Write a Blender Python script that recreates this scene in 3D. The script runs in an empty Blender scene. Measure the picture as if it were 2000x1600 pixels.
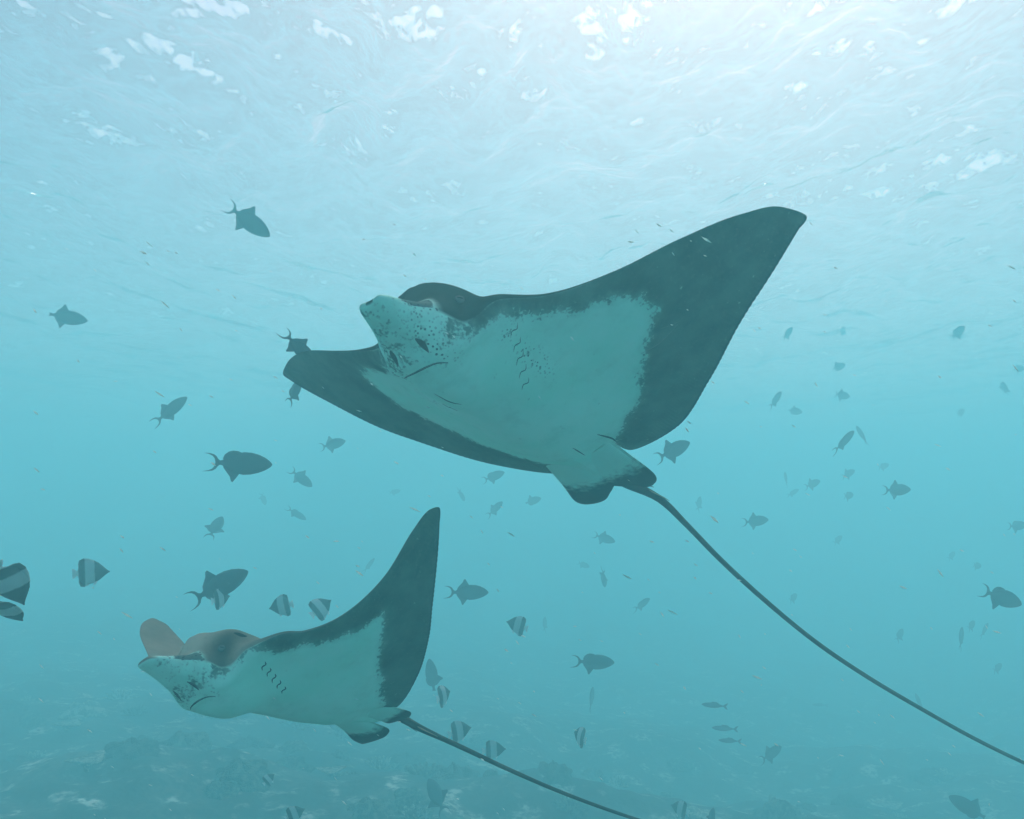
import bpy, math, random
import numpy as np
from mathutils import Vector, Matrix
sc = bpy.context.scene
D2R = math.radians

# ------------------------------------------------------------------ camera
PITCH = D2R(6)
FPX = 1921.0                                   # focal length for a picture 2000 wide
cam_d = bpy.data.cameras.new('camera'); cam = bpy.data.objects.new('camera', cam_d); sc.collection.objects.link(cam)
cam_d.sensor_width = 36; cam_d.lens = 36*FPX/2000; cam_d.clip_start = 0.05; cam_d.clip_end = 1000
cam.location = (0, 0, 0); cam.rotation_euler = (math.pi/2+PITCH, 0, 0); sc.camera = cam

# ------------------------------------------------------------------ sky and sun
SUN_EL, SUN_AZ = D2R(50), D2R(15)
w = bpy.data.worlds.new('World'); sc.world = w; w.use_nodes = True
nt = w.node_tree; nt.nodes.clear()
sky = nt.nodes.new('ShaderNodeTexSky'); sky.sky_type = 'NISHITA'; sky.sun_disc = False
sky.sun_elevation = SUN_EL; sky.sun_rotation = SUN_AZ; sky.air_density = 1.0; sky.dust_density = 3.0; sky.ozone_density = 1.0
bg = nt.nodes.new('ShaderNodeBackground'); bg.inputs['Strength'].default_value = 0.15
out = nt.nodes.new('ShaderNodeOutputWorld')
tint = nt.nodes.new('ShaderNodeMix'); tint.data_type = 'RGBA'; tint.blend_type = 'MULTIPLY'; tint.inputs[0].default_value = 1
tint.inputs[7].default_value = (1.40, 1.17, 1.14, 1)          # the camera's white balance lifts the red of the daylight
nt.links.new(sky.outputs[0], tint.inputs[6]); nt.links.new(tint.outputs[2], bg.inputs['Color']); nt.links.new(bg.outputs[0], out.inputs['Surface'])
sd = bpy.data.lights.new('sun', 'SUN'); sun = bpy.data.objects.new('sun', sd); sc.collection.objects.link(sun)
sd.energy = 2.7; sd.angle = D2R(0.5); sd.color = (1, .84, .87)
sdir = Vector((math.sin(SUN_AZ)*math.cos(SUN_EL), math.cos(SUN_AZ)*math.cos(SUN_EL), math.sin(SUN_EL)))
sun.rotation_euler = sdir.to_track_quat('Z', 'Y').to_euler()

# ------------------------------------------------------------------ exposure and sampling
vs = sc.view_settings; vs.view_transform = 'Standard'; vs.look = 'None'; vs.gamma = 1; vs.use_curve_mapping = False
vs.exposure = 0.03
cy = sc.cycles
cy.use_denoising = True; cy.max_bounces = 10; cy.diffuse_bounces = 3; cy.glossy_bounces = 3; cy.transmission_bounces = 4
cy.volume_bounces = 4; cy.transparent_max_bounces = 12; cy.caustics_reflective = False; cy.caustics_refractive = True
cy.sample_clamp_indirect = 6

# ------------------------------------------------------------------ helpers
def new_mesh(name, V, Fc, mat=None, smooth=True):
    me = bpy.data.meshes.new(name)
    if isinstance(Fc, np.ndarray):
        k = Fc.shape[1]
        me.vertices.add(len(V)); me.vertices.foreach_set('co', np.asarray(V, 'f').ravel())
        me.loops.add(Fc.size); me.loops.foreach_set('vertex_index', Fc.astype('i').ravel())
        me.polygons.add(len(Fc)); me.polygons.foreach_set('loop_start', np.arange(0, Fc.size, k, dtype='i'))
        me.update(calc_edges=True); me.validate()
    else:
        me.from_pydata([tuple(v) for v in V], [], [tuple(f) for f in Fc])
    if mat: me.materials.append(mat)
    if smooth: me.polygons.foreach_set('use_smooth', np.ones(len(me.polygons), bool))
    return me
def link(name, me, parent=None):
    o = bpy.data.objects.new(name, me); sc.collection.objects.link(o)
    if parent: o.parent = parent
    return o
def attr(me, name, vals):
    a = me.attributes.new(name, 'FLOAT', 'POINT'); a.data.foreach_set('value', np.asarray(vals, 'f').ravel())
def thing(name, label, cat, group=None):
    o = bpy.data.objects.new(name, None); sc.collection.objects.link(o); o.empty_display_size = .1
    o['label'] = label; o['category'] = cat
    if group: o['group'] = group
    return o
def tag(o, label, cat, group=None):
    o['label'] = label; o['category'] = cat
    if group: o['group'] = group
    return o
class N:                                       # a small node-tree writer
    def __init__(s, name):
        s.m = bpy.data.materials.new(name); s.m.use_nodes = True; s.t = s.m.node_tree; s.t.nodes.clear()
        s.o = s.t.nodes.new('ShaderNodeOutputMaterial')
    def n(s, typ, **kw):
        x = s.t.nodes.new('ShaderNode'+typ)
        for k, v in kw.items():
            if hasattr(x, k) and k not in ('inputs',): setattr(x, k, v)
        return x
    def set(s, sock, v):
        if isinstance(v, bpy.types.NodeSocket): s.t.links.new(v, sock)
        else:
            if isinstance(v, (tuple, list)) and len(v) == 3 and sock.type == 'RGBA': v = (*v, 1)
            sock.default_value = v
    def math(s, op, a, b=0.0, c=0.0):
        x = s.n('Math', operation=op); s.set(x.inputs[0], a); s.set(x.inputs[1], b); s.set(x.inputs[2], c); return x.outputs[0]
    def ramp(s, v, a, b, lo=0.0, hi=1.0):      # smooth step from a to b
        x = s.n('MapRange', interpolation_type='SMOOTHSTEP'); s.set(x.inputs[0], v)
        for i, q in ((1, a), (2, b), (3, lo), (4, hi)): s.set(x.inputs[i], q)
        return x.outputs[0]
    def mix(s, f, a, b):
        x = s.n('Mix', data_type='RGBA'); s.set(x.inputs[0], f); s.set(x.inputs[6], a); s.set(x.inputs[7], b); return x.outputs[2]
    def attr(s, name):
        x = s.n('Attribute', attribute_name=name); return x.outputs['Fac']
    def pos(s): return s.n('TexCoord').outputs['Object']
    def noise(s, vec, scale, detail=3.0, rough=.5):
        x = s.n('TexNoise'); s.set(x.inputs['Vector'], vec); x.inputs['Scale'].default_value = scale
        x.inputs['Detail'].default_value = detail; x.inputs['Roughness'].default_value = rough; return x.outputs['Fac']
    def bump(s, h, strength=.3, dist=.01, normal=None):
        x = s.n('Bump'); x.inputs['Strength'].default_value = strength; x.inputs['Distance'].default_value = dist; s.set(x.inputs['Height'], h)
        if normal is not None: s.set(x.inputs['Normal'], normal)
        return x.outputs[0]
    def principled(s, col, rough=.5, normal=None, spec=.04):
        x = s.n('BsdfPrincipled'); s.set(x.inputs['Base Color'], col); s.set(x.inputs['Roughness'], rough)
        x.inputs['Specular IOR Level'].default_value = 0.0      # skin under water has almost no gloss
        if normal is not None: s.set(x.inputs['Normal'], normal)
        s.t.links.new(x.outputs[0], s.o.inputs['Surface']); return s.m
CF = np.array([0, math.cos(PITCH), math.sin(PITCH)]); CR = np.array([1., 0, 0]); CU = np.array([0, -math.sin(PITCH), math.cos(PITCH)])
def at(px, py, dist):                          # the point at that distance along a line of sight
    d = CF + CR*(px-1000)/FPX + CU*(800-py)/FPX
    return d/np.linalg.norm(d)*dist
def sstep(a, b, x):
    t = np.clip((x-a)/(b-a), 0, 1); return t*t*(3-2*t)

# ------------------------------------------------------------------ the water
HS = 2.8                                       # surface above the camera
h = N('water_body')
pv = h.n('VolumePrincipled'); pv.inputs['Color'].default_value = (.33, .932, .985, 1)
pv.inputs['Density'].default_value = .11; pv.inputs['Anisotropy'].default_value = .22
h.t.links.new(pv.outputs[0], h.o.inputs['Volume'])
X = 90; ZB = -9.0
box = [(x, y, z) for z in (ZB, HS+.6) for y in (-X, X) for x in (-X, X)]
haze = link('haze', new_mesh('haze', box, [(0, 2, 3, 1), (4, 5, 7, 6), (0, 1, 5, 4), (2, 6, 7, 3), (0, 4, 6, 2), (1, 3, 7, 5)], h.m, False))
haze['kind'] = 'stuff'

m = N('water_surface')
tr = m.n('BsdfTransparent'); gl = m.n('BsdfGlass'); gl.inputs['IOR'].default_value = 1.33; gl.inputs['Roughness'].default_value = .13
mp = m.n('Mapping'); mp.inputs['Scale'].default_value = (1.0, .45, 1.0); m.t.links.new(m.pos(), mp.inputs['Vector'])
b1 = m.bump(m.noise(mp.outputs[0], 2.9, 3, .5), 1.0, .27); m.t.links.new(b1, gl.inputs['Normal'])
mx = m.n('MixShader'); mx.inputs[0].default_value = .43
m.t.links.new(tr.outputs[0], mx.inputs[1]); m.t.links.new(gl.outputs[0], mx.inputs[2]); m.t.links.new(mx.outputs[0], m.o.inputs['Surface'])
rng = np.random.RandomState(4)
xs = np.concatenate([np.arange(-80, -24, 1.0), np.arange(-24, 24, .055), np.arange(24, 81, 1.0)])
ys = np.concatenate([np.arange(-80, -4, 1.0), np.arange(-4, 28, .06), np.arange(28, 81, .5)])
Xg, Yg = np.meshgrid(xs, ys); Z = np.zeros_like(Xg)
wx = Xg+.35*np.sin(Yg*.7+1)+.2*np.sin(Xg*1.3+Yg*1.1); wy = Yg+.4*np.sin(Xg*.6)+.15*np.sin(Xg*2.3-Yg*.8)
for i in range(90):
    lam = .16*(6/.16)**(rng.rand()**1.6); k = 2*np.pi/lam
    th = rng.normal(0, .55)+.05; a = .0140*min(lam, 1.0)**.95*rng.rayleigh(.8)
    patch = .55+.45*np.sin(Xg*.5*rng.uniform(.5, 1.5)+rng.rand()*7)*np.sin(Yg*.5*rng.uniform(.5, 1.5)+rng.rand()*7)
    Z += a*patch*np.sin(k*(wx*np.cos(th)+wy*np.sin(th))+rng.rand()*7)
nx, ny = len(xs), len(ys)
q = (np.arange(ny-1)[:, None]*nx+np.arange(nx-1)[None]).ravel()
surf = link('water_surface', new_mesh('water_surface', np.stack([Xg, Yg, HS+Z], -1).reshape(-1, 3), np.stack([q, q+1, q+nx+1, q+nx], -1), m.m))
surf['kind'] = 'structure'

# ------------------------------------------------------------------ the reef floor
def vnoise(x, y, seed, oct=4):
    r = np.random.RandomState(seed); T = r.rand(64, 64); o = 0; amp = 1; tot = 0
    for k in range(oct):
        xi = np.floor(x).astype(int); yi = np.floor(y).astype(int); fx = x-xi; fy = y-yi; fx = fx*fx*(3-2*fx); fy = fy*fy*(3-2*fy)
        g = lambda a, b: T[(a+17*k) % 64, (b+31*k) % 64]
        o = o+amp*((g(xi, yi)*(1-fx)+g(xi+1, yi)*fx)*(1-fy)+(g(xi, yi+1)*(1-fx)+g(xi+1, yi+1)*fx)*fy); tot += amp; amp *= .5; x = x*2.03; y = y*2.03
    return o/tot
def floor_z(x, y):
    x = np.asarray(x, float); y = np.asarray(y, float)
    return -3.3-.11*np.clip(x, -8, 10)-.05*(np.clip(y, -80, 20)-10)+1.1*(vnoise(x*.28+50, y*.28+50, 3, 2)-.5)+.55*(vnoise(x*.9+50, y*.9+50, 5, 4)-.5)
g = N('reef_rock')
p = g.pos()
n1 = g.noise(p, 1.1, 5, .6); n2 = g.noise(p, 2.7, 5, .6); n3 = g.noise(p, 14, 3)
c = g.mix(g.ramp(n1, .42, .62), (.035, .042, .034), (.12, .125, .10))
c = g.mix(g.ramp(n2, .52, .68), c, (.58, .60, .50))
c = g.mix(g.ramp(n3, .35, .6), (.05, .06, .05), c)
g.principled(c, .9, g.bump(n2, .6, .08), .1)
gx = np.concatenate([np.arange(-85, -16, 3.0), np.arange(-16, 16, .13), np.arange(16, 86, 3.0)])
gy = np.concatenate([np.arange(-85, 2, 3.0), np.arange(2, 26, .13), np.arange(26, 86, 3.0)])
Gx, Gy = np.meshgrid(gx, gy); Gz = floor_z(Gx, Gy)
nx, ny = len(gx), len(gy); q = (np.arange(ny-1)[:, None]*nx+np.arange(nx-1)[None]).ravel()
bed = link('seabed', new_mesh('seabed', np.stack([Gx, Gy, Gz], -1).reshape(-1, 3), np.stack([q, q+1, q+nx+1, q+nx], -1), g.m)); bed['kind'] = 'structure'

def hermite(kn,P,u):
    kn=np.asarray(kn,float);P=np.asarray(P,float);n=len(kn)
    T=np.zeros_like(P); h=np.diff(kn)[:,None]; s=np.diff(P,axis=0)/h
    T[0]=s[0];T[-1]=s[-1]
    T[1:-1]=(s[:-1]*h[1:]+s[1:]*h[:-1])/(h[1:]+h[:-1])
    i=np.clip(np.searchsorted(kn,u,side='right')-1,0,n-2); t=((u-kn[i])/(kn[i+1]-kn[i]))[:,None]; H=(kn[i+1]-kn[i])[:,None]
    return (2*t**3-3*t**2+1)*P[i]+(t**3-2*t**2+t)*H*T[i]+(-2*t**3+3*t**2)*P[i+1]+(t**3-t**2)*H*T[i+1]
def sstep(a,b,x):
    t=np.clip((x-a)/(b-a),0,1); return t*t*(3-2*t)
def rot(rx,ry,rz):
    cx,sx,cy,sy,cz,sz=np.cos(rx),np.sin(rx),np.cos(ry),np.sin(ry),np.cos(rz),np.sin(rz)
    X=np.array([[1,0,0],[0,cx,-sx],[0,sx,cx]]);Y=np.array([[cy,0,sy],[0,1,0],[-sy,0,cy]]);Z=np.array([[cz,-sz,0],[sz,cz,0],[0,0,1]])
    return Z@Y@X
HEAD=np.array([[.375,.140],[.44,.106],[.52,.072],[.585,.053],[.622,.042],[.645,.026],[.650,0]])
LK=[0,.035,.09,.18,.29,.41,.52,.58,.64,.73,.82,.90,.96,1]
TK=[0,.04,.13,.28,.43,.55,.64,.72,.86,1]
def a_(y): return np.abs(y)
class Ray:
    def __init__(s,pL,pR,bL,bR,S,r,t,headk=1.0,wavy=True,c0=(.66,0,0),hump=0.0,jawk=1.0):
        s.c0=c0; s.hump=hump; s.jawk=jawk
        s.bL=np.array(bL);s.bR=np.array(bR);s.S=S;s.R=rot(*r);s.t=np.array(t)
        U=np.concatenate([np.linspace(0,.06,22)[:-1]**1.0,np.linspace(.06,.5,150)[:-1],np.linspace(.5,1,110)])
        s.U=U
        def side(p,sg):
            p=np.array(p)
            tip=p[6]; le=[tip,p[5],p[4],p[3],p[2],p[1],p[0]]
            hd=HEAD.copy(); dx,dy=p[0]-np.array([.30,.19]); k=np.linspace(.8,0,7)[:,None]
            hd=hd+k**2*np.array([[dx*.5,dy*.3]])
            hd[:,0]+= (c0[0]-.66)*np.linspace(0,1,7); 
            L=hermite(LK,np.vstack([le,hd]),U)
            te=[tip,p[7],p[8],p[9],p[10],p[11],p[12],p[13],[-.67,.055],[-.72,0]]
            T=hermite(TK,np.array(te),U)
            k1=np.searchsorted(U,.026); B=(L[k1]+T[k1])/2; hw=(L[k1]-T[k1])/2; q=(U[:k1+1]/U[k1])[:,None]      # round the wing tip
            A=B+(tip-B)*.96; c=A+(B-A)*q; hh=hw*(.62*q+.38*np.sqrt(1-(1-q)**2)); L[:k1+1]=c+hh; T[:k1+1]=c-hh
            L[:,1]*=sg;T[:,1]*=sg
            return L,T
        LL,TL=side(pL,1);LR,TR=side(pR,-1)
        s.L=np.vstack([LR,LL[::-1][1:]]);s.T=np.vstack([TR,TL[::-1][1:]])
        s.outl=s.L
        s.q=np.concatenate([U,U[::-1][1:]])
        # arc length along the trailing edge
        d=np.linalg.norm(np.diff(s.T,axis=0),axis=1); s.arc=np.concatenate([[0],np.cumsum(d)])
    def dist(s,x,y,C):
        P=np.stack([x.ravel(),y.ravel()],-1);o=np.empty(len(P));A=C[:-1];B=C[1:];AB=B-A;l2=(AB**2).sum(1)+1e-12
        for i in range(0,len(P),2000):
            p=P[i:i+2000,None]; t=np.clip(((p-A)*AB).sum(-1)/l2,0,1); q=A+t[...,None]*AB
            o[i:i+2000]=np.sqrt(((p-q)**2).sum(-1).min(1))
        return o.reshape(x.shape)
    def top(s,x,y):
        a=np.abs(y)
        d=s.dist(x,y,s.outl[::2]); dt=s.dist(x,y,s.T[::2])
        r=.035+.02*sstep(.25,.45,x); e=np.sqrt(np.clip(1-(1-np.clip(d/r,0,1))**2,0,1)); et=np.sqrt(np.clip(dt/.16,0,1))*.6+.4*np.clip(dt/.3,0,1)
        base=.007+.030*np.exp(-(y/.40)**2)*(1-.8*sstep(.42,.58,x))+.075*np.exp(-(a/.17)**2.2)*(.35+.65*sstep(-.65,-.05,x))*(1-sstep(.38,.50,x)*.97)
        xf=.490-.60*a
        dome=.058*np.exp(-(a/.150)**5)*sstep(xf,xf-.085,x)*(.35+.65*sstep(-.12,.24,x))*sstep(-.36,.02,x)
        brow=.008*np.exp(-((a-.10)/.05)**2-((x-.34)/.08)**2)
        bill=.012*sstep(.45,.55,x)
        dome=dome+s.hump*np.exp(-(a/.27)**3)*sstep(-.55,-.05,x)*sstep(.37,.22,x)*sstep(0,.10,d)
        return e*et*(base+bill)+np.sqrt(np.clip(1-(1-np.clip(d/.030,0,1))**2,0,1))*(dome+brow)
    def bot(s,x,y):
        a=np.abs(y)
        d=s.dist(x,y,s.outl[::2]); dt=s.dist(x,y,s.T[::2])
        r=.03+.01*sstep(.25,.45,x); e=np.sqrt(np.clip(1-(1-np.clip(d/r,0,1))**2,0,1)); et=np.sqrt(np.clip(dt/.2,0,1))
        base=.006+.018*np.exp(-(y/.38)**2)*(1-.7*sstep(.45,.62,x))+.060*np.exp(-(a/.21)**2.4)*(.35+.65*sstep(-.7,-.1,x))*(1-sstep(.40,.64,x)*.9)
        jaw=s.jawk*.052*np.exp(-(a/.14)**2.5)*sstep(.47,.30,x)*sstep(.02,.25,x)
        lip=.014*np.exp(-((x-.415)/.03)**2)*np.exp(-(a/.09)**4)
        rg=.0055*np.sin(x*23+a*9)*np.exp(-((a-.28)/.14)**2)*np.clip(d/.1,0,1)*np.clip(dt/.1,0,1)
        return -e*et*(base+jaw+lip)-rg
    def bend(s,x,y,z):
        w=sstep(-.12,.12,y); a=np.sqrt(y*y+.07**2)-.07
        def bz(b): return b[0]*a+b[1]*a**2+b[2]*a**3+b[3]*x*a+b[4]*x*a**2
        k=sstep(.28,.62,x); z=z-.034*np.exp(-((x-.385)/.055)**2)*np.clip(a_(y)/.13,0,1.1)**2*sstep(.24,.17,a_(y))
        return np.stack([x,y+k*s.c0[1],z+w*bz(s.bL)+(1-w)*bz(s.bR)+k*s.c0[2]],-1)
    def body(s,x,y,z): return s.S*s.bend(x,y,z)      # local metres
    def world(s,B): return B@s.R.T+s.t
    def grid(s,nv=90,scallop=.0022):
        t=np.linspace(0,1,nv); v=(.5*(1-np.cos(np.pi*t)))*.75+t*.25; v=v**1.15
        T=s.T.copy()
        # fine scalloped trailing edge
        n=np.stack([-np.gradient(T[:,1]),np.gradient(T[:,0])],-1); n/=np.linalg.norm(n,axis=1)[:,None]+1e-9
        m=sstep(.03,.12,s.q)*(1-sstep(.60,.66,s.q))
        T+=n*(np.abs(np.sin(s.arc*np.pi/.019))*scallop*m)[:,None]
        x=s.L[None,:,0]+(T-s.L)[None,:,0]*v[:,None]; y=s.L[None,:,1]+(T-s.L)[None,:,1]*v[:,None]
        return x,y,v

# ------------------------------------------------------------------ eagle rays
def skin_material():
    s = N('ray_skin'); p = s.pos()
    under, pale, arc, dte, speck, tan = (s.attr(k) for k in ('under', 'pale', 'arc', 'dte', 'speck', 'tan'))
    big = s.noise(p, 9, 4, .6); fine = s.noise(p, 70, 4, .65); mid = s.noise(p, 28, 3, .6)
    # ragged edge between the pale belly and the dark margin
    e = s.math('ADD', pale, s.math('MULTIPLY', s.math('SUBTRACT', big, .5), .11))
    e = s.math('ADD', e, s.math('MULTIPLY', s.math('SUBTRACT', mid, .5), .035))
    base = s.ramp(e, .042, -.030)
    stip = s.math('ADD', s.math('MULTIPLY', s.noise(p, 55, 2, .5), .55), s.math('MULTIPLY', s.noise(p, 130, 2, .6), .45))
    dots = s.ramp(s.math('ADD', base, s.math('MULTIPLY', s.math('SUBTRACT', stip, .5), 2.4)), .32, .68)
    dark = s.math('ADD', s.math('MULTIPLY', dots, .6), s.math('MULTIPLY', base, .4))
    rays = s.math('MULTIPLY', s.math('ADD', s.math('SINE', s.math('MULTIPLY', arc, 2*math.pi/.013)), 1), .5)
    band = s.ramp(dte, .13, .01)
    rays = s.math('MULTIPLY', rays, band)
    cdark = s.mix(s.ramp(big, .3, .7), (.045, .088, .070), (.105, .175, .140))
    cdark = s.mix(s.math('MULTIPLY', s.math('MULTIPLY', rays, s.ramp(big, .35, .65)), .22), cdark, (.15, .16, .14))
    cdark = s.mix(s.math('MULTIPLY', s.ramp(fine, .52, .72), .5), cdark, (.15, .20, .175))
    cdark = s.mix(s.math('MULTIPLY', s.ramp(s.noise(p, 6, 4, .65), .5, .72), .5), cdark, (.125, .185, .155))
    rim = s.ramp(dte, .014, .003)
    cdark = s.mix(s.math('MULTIPLY', rim, .7), cdark, (.03, .035, .035))
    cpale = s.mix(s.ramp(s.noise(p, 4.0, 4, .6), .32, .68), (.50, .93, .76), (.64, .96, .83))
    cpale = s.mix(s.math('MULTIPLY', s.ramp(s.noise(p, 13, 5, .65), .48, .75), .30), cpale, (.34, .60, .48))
    cu = s.mix(dark, cpale, cdark)
    sp = s.n('TexVoronoi', feature='F1'); s.set(sp.inputs['Vector'], p); sp.inputs['Scale'].default_value = 105
    fl = s.math('MULTIPLY', s.ramp(s.math('ADD', sp.outputs['Distance'], s.math('MULTIPLY', fine, .5)), .62, .45), speck)
    cl = s.math('MULTIPLY', s.ramp(s.math('ADD', speck, s.math('MULTIPLY', s.math('SUBTRACT', mid, .5), 1.6)), .62, .85), 1)
    cu = s.mix(s.math('MAXIMUM', s.math('MINIMUM', s.math('MULTIPLY', fl, 1.6), 1), s.math('MULTIPLY', cl, .85)), cu, (.055, .065, .06))
    ctop = s.mix(tan, s.mix(s.ramp(big, .3, .7), (.026, .042, .034), (.050, .072, .058)), s.mix(s.ramp(big, .3, .7), (.36, .335, .26), (.48, .445, .35)))  # tan back, its colour brightened to carry sunlight on the head top
    ctop = s.mix(s.math('MULTIPLY', s.ramp(fine, .5, .75), .3), ctop, (.075, .095, .078))
    col = s.mix(under, ctop, cu)
    hgt = s.math('ADD', s.math('MULTIPLY', fine, .35), s.math('MULTIPLY', rays, .5))
    return s.principled(col, s.ramp(fine, .2, .8, .38, .58), s.bump(hgt, .25, .004), .35)
SKIN = skin_material()
_d = N('ray_dark_skin'); DARK = _d.principled(_d.mix(_d.noise(_d.pos(), 40, 3), (.02, .024, .024), (.05, .055, .05)), .5)
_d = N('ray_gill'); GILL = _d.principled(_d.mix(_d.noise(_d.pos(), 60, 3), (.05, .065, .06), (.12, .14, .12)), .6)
_d = N('ray_scar'); SCAR = _d.principled(_d.mix(_d.noise(_d.pos(), 60, 3), (.12, .17, .155), (.28, .36, .32)), .6)
_d = N('ray_tail'); _p = _d.pos()
TAILM = _d.principled(_d.mix(_d.ramp(_d.noise(_p, 12, 3), .4, .7), (.045, .05, .05), (.085, .085, .075)), .5, _d.bump(_d.noise(_p, 90, 3), .3, .003))
_d = N('ray_sting'); STING = _d.principled(_d.mix(_d.noise(_d.pos(), 50, 3), (.42, .36, .27), (.25, .22, .17)), .5)
_d = N('ray_eye'); EYE = _d.principled(_d.mix(_d.noise(_d.pos(), 90, 2), (.07, .08, .075), (.16, .17, .15)), .3)
_d = N('ray_pupil'); PUPIL = _d.principled((.01, .012, .012), .12)
_d = N('ray_fin'); _f = _d.attr('fade'); _n = _d.noise(_d.pos(), 45, 4)
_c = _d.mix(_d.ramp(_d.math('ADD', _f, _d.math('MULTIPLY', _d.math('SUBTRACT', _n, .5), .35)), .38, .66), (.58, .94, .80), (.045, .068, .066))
FIN = _d.principled(_c, .5, _d.bump(_d.math('SINE', _d.math('MULTIPLY', _d.attr('rib'), 160)), .25, .003))

def tube(C, rad, ns=10):
    C = np.asarray(C, float); n = len(C); T = np.gradient(C, axis=0); T /= np.linalg.norm(T, axis=1)[:, None]
    up = np.array([.1, .2, 1.]); V = []
    for i in range(n):
        a = np.cross(T[i], up); a /= np.linalg.norm(a); b = np.cross(a, T[i])
        for k in range(ns):
            t = 2*np.pi*k/ns; V.append(C[i]+rad[i]*(np.cos(t)*a+np.sin(t)*b))
    Fc = [(i*ns+k, i*ns+(k+1) % ns, (i+1)*ns+(k+1) % ns, (i+1)*ns+k) for i in range(n-1) for k in range(ns)]
    Fc += [tuple(range(ns))[::-1], tuple((n-1)*ns+k for k in range(ns))]
    return V, Fc

class RayBuilder(Ray):
    def loc(s, W): return (np.asarray(W)-s.t)@s.R       # world -> local metres
    def make(s, label, pale_L, pale_R, opt):
        root = thing('eagle_ray', label, 'eagle ray', 'eagle rays swimming in open water')
        M = Matrix([list(s.R[i])+[s.t[i]] for i in range(3)]+[[0, 0, 0, 1]]); root.matrix_world = M
        s.root = root
        x, y, v = s.grid(90)
        zt = s.top(x, y); zb = s.bot(x, y); nv, nu = x.shape
        zt[0] = zb[0] = 0; zt[-1] = zb[-1] = 0
        top = s.body(x, y, zt).reshape(-1, 3); bot = s.body(x, y, zb).reshape(-1, 3)
        idx = np.arange(nv*nu).reshape(nv, nu)
        ib = idx+nv*nu; ib = ib.copy(); ib[0] = idx[0]; ib[-1] = idx[-1]
        q = lambda I: np.stack([I[:-1, :-1], I[:-1, 1:], I[1:, 1:], I[1:, :-1]], -1).reshape(-1, 4)
        Fc = np.concatenate([q(idx)[:, ::-1], q(ib)])
        V = np.concatenate([top, bot])
        me = new_mesh('body', V, Fc, SKIN)
        # colour masks, all in the ray's own planform
        P = [np.array(pale_R)*[1, 1], np.array(pale_L)]
        pale = np.full(x.shape, -1.0)
        poly = np.vstack([pale_L, pale_R])
        pale = s.signed(x, y, poly)
        pale = np.maximum(pale, np.where(x > .425, .02, -1))     # the whole snout is pale underneath
        a = np.abs(y)
        sk = 1.0 if opt['gillpatch'] else .45
        speck = sk*.55*np.exp(-((x-.47)/.07)**2-((a-.062)/.022)**2)+sk*.45*np.exp(-((x-.40)/.05)**2-((a-.085)/.03)**2)
        if opt['gillpatch']:
            speck += .62*np.exp(-((x-.10-.3*(a-.19))/.085)**2-((a-.195)/.022)**2)+.5*np.exp(-((x-.25)/.02)**2-((a-.2)/.02)**2)
        tn = (.36+.64*sstep(.34, .16, a))*(1-.9*np.exp(-((x-.36)/.11)**2-((a-.135)/.045)**2))*(.5+.5*sstep(.60, .50, x))  # tan back with dark eye patch; paler midline paints in sunlight
        dl = s.dist(x, y, s.L[::2]); ledge = sstep(.034, .018, dl)*sstep(.43, .47, x)*sstep(.635, .60, x)*(a > .012)
        dte = s.dist(x, y, s.T[::2]); arc = np.broadcast_to(s.arc[None], x.shape)
        z0 = np.zeros(x.shape)
        two = lambda A, B: np.concatenate([A.ravel(), B.ravel()])
        nn = len(me.vertices)
        attr(me, 'under', two(ledge, z0+1)); attr(me, 'pale', two(z0+.03, pale)); attr(me, 'arc', two(arc, arc))
        attr(me, 'dte', two(dte, dte)); attr(me, 'speck', two(1.1*ledge*sstep(.60,.52,x), speck)); attr(me, 'tan', two(opt['tan']*tn, opt['tan']*tn))
        body = link('body', me, root)
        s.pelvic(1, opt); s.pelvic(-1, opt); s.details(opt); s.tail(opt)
        return root
    def signed(s, x, y, poly):
        d = s.dist(x, y, np.vstack([poly, poly[:1]]))
        px, py = x.ravel(), y.ravel(); c = np.zeros(len(px), bool); j = len(poly)-1
        for i in range(len(poly)):
            xi, yi = poly[i]; xj, yj = poly[j]
            k = ((yi > py) != (yj > py)) & (px < (xj-xi)*(py-yi)/(yj-yi+1e-12)+xi); c ^= k; j = i
        return np.where(c.reshape(x.shape), d, -d)
    def sb(s, x, y, off=0.0, side='b'):
        x = np.atleast_1d(np.asarray(x, float)); y = np.atleast_1d(np.asarray(y, float))
        z = s.bot(x, y)-off if side == 'b' else s.top(x, y)+off
        return s.body(x, y, z)
    def ribbon(s, name, pts, wid, mat, side='b', lift=.003, n=14, parent=None):
        pts = np.array(pts, float); u = np.linspace(0, 1, len(pts)); C = hermite(u, pts, np.linspace(0, 1, n))
        T = np.gradient(C, axis=0); T /= np.linalg.norm(T, axis=1)[:, None]+1e-9; Nn = np.stack([-T[:, 1], T[:, 0]], -1)
        pr = np.sin(np.pi*np.clip(np.linspace(.04, .96, n), 0, 1))**1.0*wid
        V = []
        for k, off in ((-1, -.003), (-.5, lift*.8), (0, lift), (.5, lift*.8), (1, -.003)):
            Q = C+Nn*(pr*k)[:, None]; V.append(s.sb(Q[:, 0], Q[:, 1], off, side))
        V = np.stack(V, 1).reshape(-1, 3)
        Fc = [(i*5+k, i*5+k+1, (i+1)*5+k+1, (i+1)*5+k) for i in range(n-1) for k in range(4)]
        return link(name, new_mesh(name, V, Fc, mat), parent or s.root)
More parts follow.
